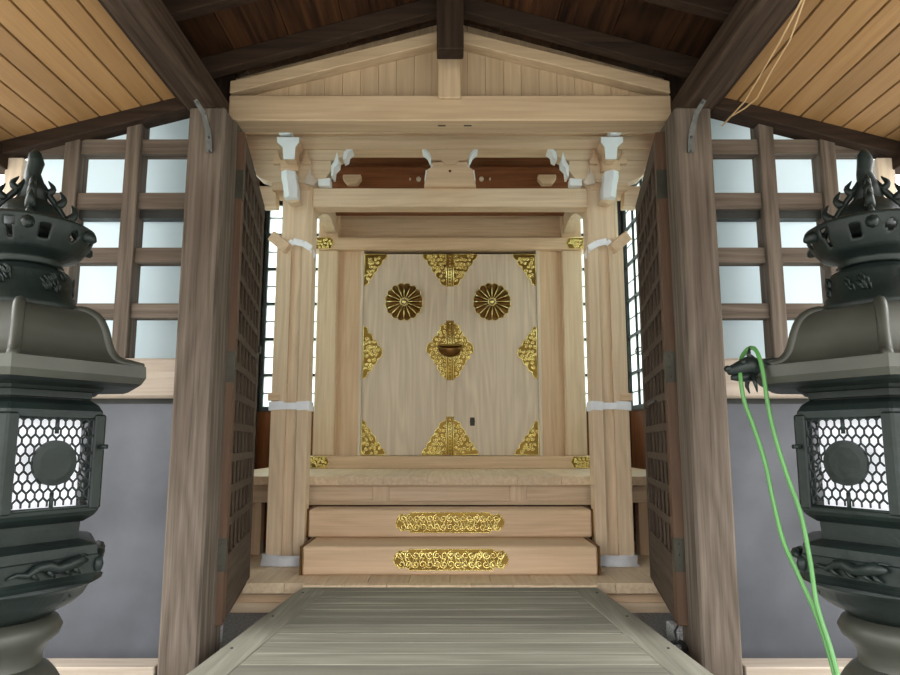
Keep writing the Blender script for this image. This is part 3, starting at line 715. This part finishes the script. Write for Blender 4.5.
# eave soffit over the porch
mb = MB(); planks(mb, -2.1, 2.1, PY - .8, 7.5, 5.02, 5.05, .22, 'Y'); mb.build('eave_soffit', wood('cedar_red', 'X'), pr)
for s in (-1, 1):
    def M(pts, Y, y0, y1, name, m, bev=.004, par=pr):
        return MB().prism(mirror(PX(pts, Y), s), 'Y', y0, y1).build(name, m, par, bevel=bev)
    W_ = wood('cypress', 'X'); WD = wood('cypress_deep', 'X')
    M([(236, 147), (346, 147), (344, 156), (336, 160), (246, 160), (238, 154)], PY, PY, PY + .14, 'bracket_arm', W_)
    M([(251, 160), (331, 160), (331, 170), (325, 178), (312, 182), (272, 182), (259, 177), (252, 170)], PY, PY + .01, PY + .15, 'bracket_arm', W_)
    M([(276, 172), (314, 172), (314, 180), (309, 187), (309, 190), (272, 190), (272, 180)], PY + .03, PY + .03, PY + .3, 'bearing_block', WD)
    M([(343, 157), (344, 152), (350, 146), (354, 145.5), (353, 149), (348, 153), (347, 158), (343, 160)], PY - .01, PY - .015, PY + .12, 'white_arm_tip', WHITEP, .002)
    M([(331, 176), (331, 166), (334, 161), (337, 152), (338.5, 158), (338, 164), (334, 168), (333, 176)], PY - .01, PY - .012, PY + .12, 'white_arm_tip', WHITEP, .002)
    M([(318, 179), (330, 178), (330, 185.5), (318, 185.5)], PY - .0, PY - .0, PY + .1, 'white_arm_tip', WHITEP, .002)
    M([(236, 150), (240, 153), (247, 158), (252, 164), (256, 170), (254, 170), (249, 165), (243, 161), (236, 158)], PY - .01, PY - .012, PY + .1, 'white_arm_tip', WHITEP, .002)
    for cxp in (306, 277):
        M([(cxp - .6, 150), (cxp + .6, 150), (cxp + 2, 156), (cxp + 4.5, 161), (cxp + 4, 164), (cxp - 4, 164), (cxp - 4.5, 161), (cxp - 2, 156)], PY - .03, PY - .035, PY + .0, 'bearing_block', WD, .002)
    M([(310, 166), (311.5, 174), (317, 182), (313, 185), (304, 183), (306, 176), (309, 172)], PY - .02, PY - .02, PY + .02, 'white_block_edge', simple('cream_end_grain', (.62, .52, .42), .6), .002)
    # arm thrusting forward over the post, white end grain
    YF = PY - .17
    M([(277, 137), (299, 137), (299, 142), (295.5, 147), (294.5, 159), (283.5, 159), (282.5, 147), (277, 142)], YF, YF, YF + .01, 'white_arm_face', WHITEP, .002)
    M([(277.5, 137.5), (298.5, 137.5), (298.5, 142), (295, 147), (294, 158.5), (284, 158.5), (283, 147), (277.5, 142)], YF, YF + .01, PY + .1, 'thrust_arm', WD, .002)
    M([(281, 132), (292, 132), (292, 138), (281, 138)], YF + .05, YF - .03, YF + .3, 'white_block', WHITEP, .002)
    M([(280, 160), (298, 160), (298, 171), (280, 171)], YF + .12, YF + .12, PY + .1, 'lower_thrust_arm', WD, .004)
    # faceted white nosing
    q = [(280.5, 170), (287, 170), (295, 170), (294.5, 176), (296, 184), (296, 197), (283, 197), (282, 184), (280, 177)]
    fc = mirror(PX([(280.5, 170), (294.5, 170), (294.5, 177), (296, 184), (296, 196.5), (283.5, 196.5), (282, 184), (280.5, 177)], YF + .02), s)
    mbn = MB(); y0 = YF + .02
    # a ridge down the middle
    L_ = [fc[0], fc[7], fc[6], fc[5]]; R_ = [fc[1], fc[2], fc[3], fc[4]]
    vs = []
    for a, b in zip(L_, R_):
        vs += [(a[0], y0 + .03, a[1]), ((a[0] * .55 + b[0] * .45), y0 - .01, (a[1] + b[1]) / 2), (b[0], y0 + .03, b[1])]
    fs = []
    for i in range(3):
        for j in range(2): fs.append((i * 3 + j, (i + 1) * 3 + j, (i + 1) * 3 + j + 1, i * 3 + j + 1))
    n_ = len(vs); back = [(v[0], PY + .0, v[2]) for v in vs]; vs += back
    fs += [(0, 1, 2, n_ + 2, n_ + 1, n_), (9, n_ + 9, n_ + 10, n_ + 11, 11, 10), (0, n_, n_ + 3, 3), (3, n_ + 3, n_ + 6, 6), (6, n_ + 6, n_ + 9, 9), (2, 5, n_ + 5, n_ + 2), (5, 8, n_ + 8, n_ + 5), (8, 11, n_ + 11, n_ + 8)]
    mbn.add(vs, fs); mbn.build('white_nosing', WHITEP, pr)
    M([(283.5, 196.8), (296, 196.8), (300, 201), (292, 203), (287, 201)], YF + .1, YF + .10, PY + .04, 'nosing_underside', W_, .002)
    # curved brace from post back to the shrine column
    X0 = s * 1.20; X1 = s * 1.34; n_ = 12; cb = MB()
    for i in range(n_):
        def pt(t): return (X0 + (X1 - X0) * t, PY + .27 + (BY - PY - .27) * t, 3.60 + .42 * t + .12 * math.sin(math.pi * t))
        cb.bar(pt(i / n_), pt((i + 1) / n_), .12, .20)
    cb.build('curved_brace', wood('cypress', 'Y'), pr)
    # fittings strapped to the post
# centre bracket and frog-leg strut
M = lambda pts, Y, y0, y1, name, m, bev=.004: MB().prism(PX(pts, Y), 'Y', y0, y1).build(name, m, pr, bevel=bev)
M([(424, 147), (476, 147), (476, 150), (470, 157), (468, 160), (459, 160.5), (455, 165), (445, 165), (441, 160.5), (432, 160), (430, 157), (424, 150)], PY, PY - .01, PY + .14, 'bracket_arm', wood('cypress_deep', 'X'))
for sx2 in (-1, 1):
    M([(450 + sx2 * q, y) for q, y in ((19, 157), (20.5, 153), (26, 147.5), (28.5, 145), (28, 149.5), (23, 153.5), (21, 158), (19, 161))], PY - .01, PY - .015, PY + .12, 'white_arm_tip', WHITEP, .002)
    M([(450 + sx2 * q, y) for q, y in ((18.5, 163), (17.2, 166), (19, 167.5), (19.6, 165))], PY - .01, PY - .01, PY + .1, 'white_strut_edge', WHITEP, .001)
    M([(450 + sx2 * q, y) for q, y in ((23.2, 170), (24.6, 180), (25.6, 180), (24.3, 170))], PY - .01, PY - .01, PY + .1, 'white_strut_edge', WHITEP, .001)
M([(432, 162), (468, 162), (469, 167), (473.5, 170), (475, 180), (476, 186.5), (424, 186.5), (425, 180), (426.5, 170), (431, 167)], PY, PY + .0, PY + .10, 'frog_leg_strut', wood('cypress_deep', 'X'))
MB().blob((0, PY - .002, at(450, 171, PY)[1]), .012, .006, .012, 8).build('peg', wood('cedar_red', 'X'), pr)

# corner guards, ties and wraps on the posts
for s, nm in ((-1, 'left'), (1, 'right')):
    gz = at(290, 243, PY)[1]
    for k, (xa, xb, which) in enumerate(((1.402, 1.285, 'outer'), (1.112, 1.20, 'inner'))):
        zt_ = gz + .02 if which == 'outer' else gz - .02
        lo = .675
        mb = MB()
        sg = 1 if which == 'outer' else -1
        mb.prism([(s * xa, PY + .0), (s * xb, PY + .0), (s * xb, PY + .036), (s * (xa - sg * .014), PY + .036), (s * (xa - sg * .014), PY + .13), (s * xa, PY + .13)], 'Z', lo, zt_)
        mb.build('corner_guard', wood('cypress', 'Z'), bevel=.003, label='long pale L-shaped guard board on the %s edge of the %s shrine post' % (which, nm), cat='guard board', group='corner guards on the shrine posts')
    # upper tie: slanting white band held by a wooden stick
    a = at(288.5, 243, PY)[1]
    P = [(s * 1.30, PY - .006, a - .02), (s * 1.27, PY - .01, a + .012), (s * 1.19, PY - .006, a - .005), (s * 1.125, PY - .006, a - .045), (s * 1.105, PY + .06, a - .10)]
    mb = MB()
    for i in range(len(P) - 1): mb.bar(P[i], P[i + 1], .007, .052)
    mb.build('tie_band', PAPER, label='slanting white band round the upper part of the %s shrine post' % nm, cat='band', group='white tie bands on the shrine posts')
    p0 = at(450 - 179.5, 234, PY - .03); p1 = at(450 - 162, 249, PY - .03)
    mb = MB().bar((s * abs(p0[0]), PY + .02, p0[1]), (s * abs(p1[0]), PY - .03, p1[1]), .05, .085, (0, 0, 1))
    mb.build('wooden_stick', wood('cypress_deep', 'X'), bevel=.004, label='short slanting wooden stick wedged in the band atop the %s shrine post' % nm, cat='stick', group='wooden sticks wedged on the posts')
    a = at(290, 406, PY)[1]
    mb = MB(); n = 14
    prof = [(-1.415, PY + .16), (-1.415, PY - .005), (-1.30, PY - .012), (-1.2, PY - .006), (-1.108, PY - .006), (-1.100, PY + .14)]
    for i in range(len(prof) - 1):
        (x0, y0), (x1, y1) = prof[i], prof[i + 1]
        h = (.035, .033, .026, .034, .037)[i]
        mb.bar((x0 if s < 0 else -x0, y0, a), (x1 if s < 0 else -x1, y1, a + .006 * (i % 2)), .008, h * 2)
    mb.build('tie_band', PAPER, label='crumpled white band round the middle of the %s shrine post' % nm, cat='band', group='white tie bands on the shrine posts')
    mb = MB().box(s * 1.335, s * 1.425, PY - .018, PY + .01, a + .04, a + .10)
    mb.build('wood_chip', wood('cypress_deep', 'X'), bevel=.003, label='small wooden chip tucked above the middle band of the %s post' % nm, cat='chip', group='wood chips on the posts')
    mb = MB(); n = 28; zs = (.672, .69, .73, .757)
    vs = []; fs = []
    base = [(-1.42, .15), (-1.42, -.02), (-1.26, -.035), (-1.10, -.02), (-1.10, .14), (-1.10, .31), (-1.26, .315), (-1.42, .31)]
    for zi, z in enumerate(zs):
        for i, (x, y) in enumerate(base):
            j = random.uniform(-.008, .008) + (.010 if zi < 1 else 0)
            vs.append(((x - (j if x < -1.26 else -j)) * -s, PY + y - (j if y < .1 else -j), z + (random.uniform(-.014, .014) if zi else 0)))
    nb = len(base)
    for zi in range(3):
        for i in range(nb): fs.append((zi * nb + i, zi * nb + (i + 1) % nb, (zi + 1) * nb + (i + 1) % nb, (zi + 1) * nb + i))
    mb.add(vs, fs, True); mb.build('plastic_wrap', PAPER, solid=.003, label='white plastic wrap round the foot of the %s shrine post' % nm, cat='wrap', group='wraps at the post feet')

# granite footings behind the doors with their short dark posts, cable by the right post
for s, nm in ((-1, 'left'), (1, 'right')):
    X = s * 1.37
    MB().box(X - .13, X + .07, 4.05, 4.22, GL, .585).build('granite_footing', GRANITE, bevel=.006, label='small speckled granite footing stone under the %s lattice door' % nm, cat='stone', group='granite footings')
    MB().box(X - .09, X + .03, 4.09, 4.18, .585, .655).build('short_post', wood('dark_old', 'Z'), bevel=.003, label='stub of dark wood on the %s granite footing' % nm, cat='post', group='stubs on the granite footings')
pts = []
for k in range(60):
    t = k / 59 * 2 * math.pi * 3.2; pts.append((1.165 + .055 * math.cos(t) + .01 * math.sin(t * .37), 3.84 + .05 * math.sin(t), GL + .055 + .028 * math.sin(t * 1.0 + .8) + .012 * k / 59))
pts += [(1.195, 3.87, .56), (1.20, 3.93, .60), (1.26, 4.0, .64)]
MB().tube(pts, .0065, 6).build('cable_coil', RUBBER, label='loose coil of thin black cable at the foot of the right old post', cat='cable')
# thin cords hanging at the right beam
for nm, pth in (('pale thin cord drooping from the right roof beam to the window corner', ((806, -5, 2.5), (790, 40, 2.75), (772, 70, 3.0), (757, 98, 3.25), (745, 108, 3.36), (730, 117, 3.44), (722, 126, 3.50))),
                ('straight thin brown cord from the right beam, behind the pale one', ((808, -12, 2.40), (778, 45, 2.8), (762, 72, 3.05), (745, 101, 3.3), (724, 124, 3.49)))):
    pp = [(at(a, b, c)[0], c, at(a, b, c)[1]) for a, b, c in pth]
    MB().tube(pp, .004, 6).build('thin_cord', CORD, label=nm, cat='cord')

# ================================================================== BRONZE LANTERNS
YA = 2.35


def cat(pts, n=8):
    out = []; P = [Vector(p) for p in pts]
    for i in range(len(P) - 1):
        a, b, c, d = P[max(i - 1, 0)], P[i], P[i + 1], P[min(i + 2, len(P) - 1)]
        for k in range(n):
            t = k / n; out.append(.5 * ((2 * b) + (c - a) * t + (2 * a - 5 * b + 4 * c - d) * t * t + (3 * b - a - 3 * c + d) * t ** 3))
    return out + [P[-1]]


def hexring(r, n=6): return [(r * math.cos(math.pi / 3 * k), r * math.sin(math.pi / 3 * k)) for k in range(n)]


def lantern(s, nm, label):
    X = s * 1.462
    r = thing('bronze_lantern', label, 'lantern', (X, YA, 0), 'bronze lanterns flanking the entrance')
    c = (X, YA, 0)
    # flame jewel
    fn = MB().lathe([(.005, 2.455), (.03, 2.445), (.07, 2.42), (.095, 2.385), (.102, 2.35), (.09, 2.33), (.12, 2.30)], 24, c).build('jewel_finial', BRONZE, r)
    fl = MB()
    for a0 in (math.radians(30) * -s, math.radians(120) * -s):
        ux, uy = math.cos(a0), math.sin(a0)
        for sd in (-1, 1):
            def L(u, z): return (X + ux * u * sd, YA + uy * u * sd, z)
            for (u0, z0, u1, z1, w) in ((.042, 2.465, .056, 2.515, .020), (.076, 2.425, .094, 2.482, .023), (.112, 2.378, .135, 2.438, .025), (.150, 2.325, .168, 2.375, .020)):
                pts = []; n = 7
                for i in range(n + 1):
                    t = i / n; pts.append(L(u0 + (u1 - u0) * t + .014 * math.sin(t * math.pi * 1.3), z0 + (z1 - z0) * t))
                fl.tube(pts, [w * (1 - (i / n) ** 1.6) * .62 + .002 for i in range(n + 1)], 6)
            fl.tube([L(.02, 2.50), L(.045, 2.468), L(.080, 2.422), L(.112, 2.372), L(.148, 2.318)], [.014, .012, .011, .011, .012], 6)
            fl.tube([L(.015, 2.465), L(.045, 2.43), L(.075, 2.385), L(.105, 2.33)], [.012, .009, .009, .010], 6)
    fl.tube([(X, YA, 2.43), (X + .005, YA, 2.49), (X - .005, YA, 2.535), (X + .003, YA, 2.575), (X - .002, YA, 2.605), (X, YA, 2.622)], [.05, .034, .025, .027, .021, .008], 10)
    fl.build('flames', BRONZE, fn)
    # bowl with openings
    N = 144; pf_ = [(.085, 2.196), (.112, 2.200), (.100, 2.212), (.115, 2.222), (.150, 2.236)]
    k = 10
    for i in range(k + 1): t = i / k; pf_.append((.158 + .042 * math.sin(t * 1.57), 2.238 + .088 * t))
    pf_ += [(.203, 2.332), (.192, 2.338), (.184, 2.332)]

    def hole(u, z):
        v = (u * 12) % 1.0; w = int(u * 12) % 3
        if not 2.255 < z < 2.317: return False
        h = (z - 2.255) / .062
        if w == 0: return abs(v - .5) < .03 + .17 * h
        if w == 1: return (abs(v - .5) / .2) ** 2 + ((h - .5) / .38) ** 2 < 1
        return (abs(v - .5) / .13) ** 2 + ((h - .6) / .35) ** 2 < 1
    bl = MB().lathe(pf_, N, c, 0, True, hole).build('crown_bowl', BRONZE, r, solid=.008)
    for q in range(6):
        a = math.pi / 3 * q; ca, sa = math.cos(a), math.sin(a)
        MB().tube([(X + ca * d, YA + sa * d, z) for d, z in ((.185, 2.305), (.205, 2.303), (.222, 2.295), (.232, 2.285))], [.018, .022, .018, .008], 8).build('cloud_lug', BRONZE, bl)
    nk = MB().lathe([(.06, 2.215), (.085, 2.205), (.10, 2.19), (.135, 2.175), (.145, 2.16), (.148, 2.095), (.16, 2.088), (.162, 2.075), (.175, 2.062), (.178, 2.03)], 40, c).build('neck_drum', BRONZE, r)
    for q in range(6):
        a = math.pi / 3 * (q + .5) + .1; orn = MB()
        for j in range(9):
            b = a + random.uniform(-.25, .25); z = 2.13 + random.uniform(-.025, .025)
            orn.tube([(X + .149 * math.cos(b + .09 * math.sin(t)), YA + .149 * math.sin(b + .09 * math.sin(t)), z + .016 * math.cos(t * 1.3)) for t in (0, 1, 2, 3, 4)], .0045, 5)
        orn.build('peony_relief', BRONZE, nk)
    # hexagonal roof: concave sides
    key = [(.165, 2.048), (.195, 2.044), (.240, 2.034), (.276, 2.010), (.298, 1.970), (.311, 1.930), (.326, 1.895), (.352, 1.868), (.392, 1.856)]
    prof = [(v.x, v.y) for v in cat([Vector((a, b, 0)) for a, b in key], 4)] + [(.437, 1.850), (.440, 1.812), (.425, 1.790)]
    N6 = 48

    def hx(a):  # softened hexagon radius factor
        t = (a % (math.pi / 3)) - math.pi / 6; return math.cos(math.pi / 6) / math.cos(t)
    vs = []; fs = []
    for i, (rr, z) in enumerate(prof):
        for k in range(N6):
            a = 2 * math.pi * k / N6; f = hx(a); rad = rr * f
            lift = 0
            vs.append((X + rad * math.cos(a), YA + rad * math.sin(a), z + lift))
    for i in range(len(prof) - 1):
        for k in range(N6): fs.append((i * N6 + k, i * N6 + (k + 1) % N6, (i + 1) * N6 + (k + 1) % N6, (i + 1) * N6 + k))
    fs.append(tuple(range(N6)))
    rfo = MB(); rfo.add(vs, fs, False); roof = rfo.build('lantern_roof', BRONZE_L, r)
    roof.data.polygons.foreach_set('use_smooth', [True] * len(roof.data.polygons)); roof.data.set_sharp_from_angle(angle=math.radians(24))
    for q in range(6):
        a = math.pi / 3 * q
        MB().tube([(X + (d - .010) * math.cos(a), YA + (d - .010) * math.sin(a), z) for d, z in prof[3:34]], [.006, .012] + [.018] * 28 + [.012], 8).build('corner_rib', BRONZE_L, roof)
    un = MB().lathe([(.425, 1.789), (.40, 1.782), (.30, 1.775), (.29, 1.765), (.262, 1.762), (.262, 1.742), (.245, 1.74), (.245, 1.715)], 6, c, 0, False).build('under_eave', BRONZE, roof)
    # fire box
    fb = MB()
    def hexprof(pr, n=6): return pr
    fb.lathe([(.20, 1.745), (.262, 1.735), (.288, 1.72), (.303, 1.70), (.308, 1.672), (.296, 1.668), (.28, 1.69), (.26, 1.70), (.20, 1.70)], 6, c, 0, False)
    fb.lathe([(.20, 1.39), (.28, 1.39), (.296, 1.398), (.312, 1.396), (.310, 1.380), (.300, 1.368), (.285, 1.358), (.262, 1.345), (.20, 1.34)], 6, c, 0, False)
    fbo = None
    for q in range(6):
        a = math.pi / 3 * q
        p0 = Vector((math.cos(a), math.sin(a))); pn = Vector((math.cos(a + math.pi / 3), math.sin(a + math.pi / 3))); pp_ = Vector((math.cos(a - math.pi / 3), math.sin(a - math.pi / 3)))
        R = .316
        A = p0 * R; B = p0 * R + (pn - p0) * R * .12; C = p0 * R + (pp_ - p0) * R * .12; D = p0 * (R - .045)
        poly = [(X + v.x, YA + v.y) for v in (A, B, D, C)]
        fb.prism(poly, 'Z', 1.385, 1.69)
    fbo = fb.build('fire_box', BRONZE, r, bevel=.012)
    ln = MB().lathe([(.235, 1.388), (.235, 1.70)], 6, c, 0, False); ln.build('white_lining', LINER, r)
    # lattice panels
    Rf = .302 * math.cos(math.pi / 6); zlo, zhi = 1.395, 1.676; half = .128; zm = (zlo + zhi) / 2
    for q in range(6):
        a = math.pi / 3 * (q + .5); nv = Vector((math.cos(a), math.sin(a))); tv = Vector((-math.sin(a), math.cos(a)))

        def Q(u, z, d=0): return (X + nv.x * (Rf + d) + tv.x * u, YA + nv.y * (Rf + d) + tv.y * u, z)
        lt = MB(); cw, ch = .0262, .0275
        row = 0; z = zlo
        while z < zhi:
            for i in range(-5, 6):
                u = (i + (.5 if row % 2 else 0)) * cw
                if abs(u) > half: continue
                # one elongated cell: two upright legs and a cap
                for (ua, za, ub, zb_) in ((u - cw / 2, z + ch * .3, u - cw / 2, z + ch * .85), (u - cw / 2, z + ch * .85, u, z + ch * 1.3), (u, z + ch * 1.3, u + cw / 2, z + ch * .85)):
                    if max(abs(ua), abs(ub)) <= half + .01 and zb_ < zhi + .005: lt.tube([Q(ua, za), Q(ub, zb_)], .0036, 4, False)
            z += ch; row += 1
        lt.tube([Q(-half, zlo), Q(half, zlo), Q(half, zhi), Q(-half, zhi), Q(-half, zlo)], .007, 6)
        lt.tube([Q(0, zlo), Q(0, zlo + .05)], .007, 6); lt.tube([Q(0, zhi), Q(0, zhi - .05)], .007, 6)
        for (ru) in (.070,):
            d = []
            for k in range(28): t = 2 * math.pi * k / 28; d.append((ru * math.cos(t), ru * math.sin(t)))
            vs = [Q(u, zm + w, .006) for u, w in d] + [Q(u, zm + w, -.006) for u, w in d] + [Q(u * .7, zm + w * .7, .009) for u, w in d]
            n = 28; fs = [tuple(range(56, 84)), tuple(range(28, 56))[::-1]] + [(i, i + n, (i + 1) % n + n, (i + 1) % n) for i in range(n)] + [(i, (i + 1) % n, 56 + (i + 1) % n, 56 + i) for i in range(n)]
            lt.add(vs, fs)
        lt.build('lattice_panel', BRONZE, fbo)
    # latch stub
    MB().tube([(X - s * .31, YA - .02, 1.585), (X - s * .335, YA - .02, 1.585)], .008, 6).build('latch', BRONZE, fbo)
    # table tier
    cl_ = (X, YA, -.028)
    tr = MB().lathe([(.255, 1.375), (.25, 1.318), (.30, 1.308), (.315, 1.30), (.318, 1.272), (.322, 1.268), (.322, 1.215), (.312, 1.20), (.305, 1.182)], 6, cl_, 0, False).build('middle_tier', BRONZE, r)
    lo = MB().lathe([(.308, 1.184), (.295, 1.175), (.270, 1.162), (.255, 1.135), (.225, 1.108), (.175, 1.085), (.160, 1.07)], 24, cl_, 0, True).build('lotus_bowl', BRONZE, r)
    for q in range(6):
        a = math.pi / 3 * (q + .5); nv = Vector((math.cos(a), math.sin(a))); tv = Vector((-math.sin(a), math.cos(a))); R2 = .322 * math.cos(math.pi / 6)
        rnd = random.Random(q); dr = MB()

        def Q(u, z, d=0): return (X + nv.x * (R2 + d) + tv.x * u, YA + nv.y * (R2 + d) + tv.y * u, 1.215 + z)
        dr.tube([Q(-.125, -.01, .004), Q(-.10, .0, .008), Q(-.07, -.006, .01), Q(-.04, .012, .012), Q(-.01, .014, .014), Q(.02, .002, .014), Q(.05, .008, .016), Q(.085, .018, .018), Q(.115, .014, .012)],
                [.004, .007, .010, .014, .017, .016, .017, .02, .006], 8)
        for u in (-.06, -.01, .04, .07): dr.tube([Q(u, .0, .012), Q(u + .012, -.014, .014), Q(u + .026, -.022, .008)], [.008, .007, .004], 6)
        dr.tube([Q(.08, .026, .016), Q(.10, .034, .014), Q(.118, .03, .01)], [.006, .005, .002], 5)
        for k in range(5): u = rnd.uniform(-.1, .1); dr.tube([Q(u + .012 * math.cos(t), -.10 + .012 * math.sin(t), -.04) for t in (0, 1, 2, 3, 4)], .004, 5)
        a2 = math.pi / 3 * q
        MB().blob((X + .322 * math.cos(a2), YA + .322 * math.sin(a2), 1.210), .018, .018, .026, 8).build('corner_boss', BRONZE, tr)
        dr.build('beast_relief', BRONZE, tr)
    MB().lathe([(.158, 1.075), (.185, 1.06), (.199, 1.035), (.190, 1.010), (.160, .985), (.147, .955), (.145, .925), (.152, .915)], 36, cl_).build('shaft_ring', BRONZE_L, r)
    MB().lathe([(.145, .925), (.17, .91), (.19, .885), (.205, .86), (.215, .80), (.21, .70), (.23, .62), (.30, .55), (.32, .50)], 36, cl_).build('bell_base', BRONZE_L, r)
    MB().lathe([(.30, .50), (.36, .47), (.36, .02), (.37, .0)], 6, c, 0, False).build('stone_plinth', STONE, r)
    return roof, c


roofL, _ = lantern(-1, 'left', 'green-black bronze lantern on the left, cut by the picture edge')
roofR, cR = lantern(1, 'right', 'green-black bronze lantern on the right with a dragon head and green hose')
# dragon head on the inner corner of the right roof
X, Y, Z = 1.462 - .44, YA, 1.838
dh = MB()
dh.tube([(X + .07, Y, Z + .0), (X + .02, Y, Z + .012), (X - .02, Y, Z + .016), (X - .05, Y, Z + .006), (X - .085, Y, Z - .002)], [.018, .030, .032, .024, .014], 10)
dh.tube([(X + .0, Y, Z - .018), (X - .04, Y, Z - .024), (X - .075, Y, Z - .024)], [.018, .015, .008], 8)
dh.tube([(X + .0, Y, Z + .035), (X - .012, Y, Z + .055), (X - .008, Y, Z + .08)], [.014, .008, .002], 6)
dh.tube([(X + .04, Y, Z + .03), (X + .08, Y, Z + .036), (X + .12, Y, Z + .034)], [.012, .008, .006], 6)
dh.blob((X - .085, Y, Z + .006), .014, .018, .012, 8)
for q in (-1, 1):
    dh.blob((X - .04, Y + q * .022, Z + .026), .009, .009, .009, 8)
    dh.tube([(X - .01, Y + q * .02, Z - .02), (X - .01, Y + q * .035, Z - .05), (X - .004, Y + q * .03, Z - .075)], [.010, .007, .002], 6)
dh.build('dragon_head', BRONZE, roofR)


# ---- green hose doubled over the dragon head
def hp(px, py, Y): q = at(px, py, Y); return (q[0], Y, q[1])


left = [hp(848, 745, 2.06), hp(838, 690, 2.10), hp(828, 650, 2.14), hp(815, 612, 2.19), hp(797, 572, 2.24), hp(783, 540, 2.26), hp(773, 500, 2.28), hp(765, 462, 2.30), hp(753, 425, 2.31), hp(744, 400, 2.32), hp(740, 372, 2.34)]
right = [hp(757, 352, 2.33), hp(763, 372, 2.30), hp(768, 405, 2.28), hp(776, 440, 2.27), hp(788, 478, 2.25), hp(801, 515, 2.23), hp(810, 560, 2.20), hp(817, 605, 2.16), hp(831, 650, 2.12), hp(841, 690, 2.08), hp(852, 745, 2.03)]
top = [hp(742, 357, 2.385), hp(750, 348, 2.385)]
MB().tube(cat([(1.13, 1.93, .012), (1.12, 1.98, .35)] + left + top + right + [(1.15, 1.95, .35), (1.16, 1.88, .012)]), .0072, 8).build('garden_hose', HOSE, label='bright green hose looped over the dragon head of the right lantern', cat='hose')
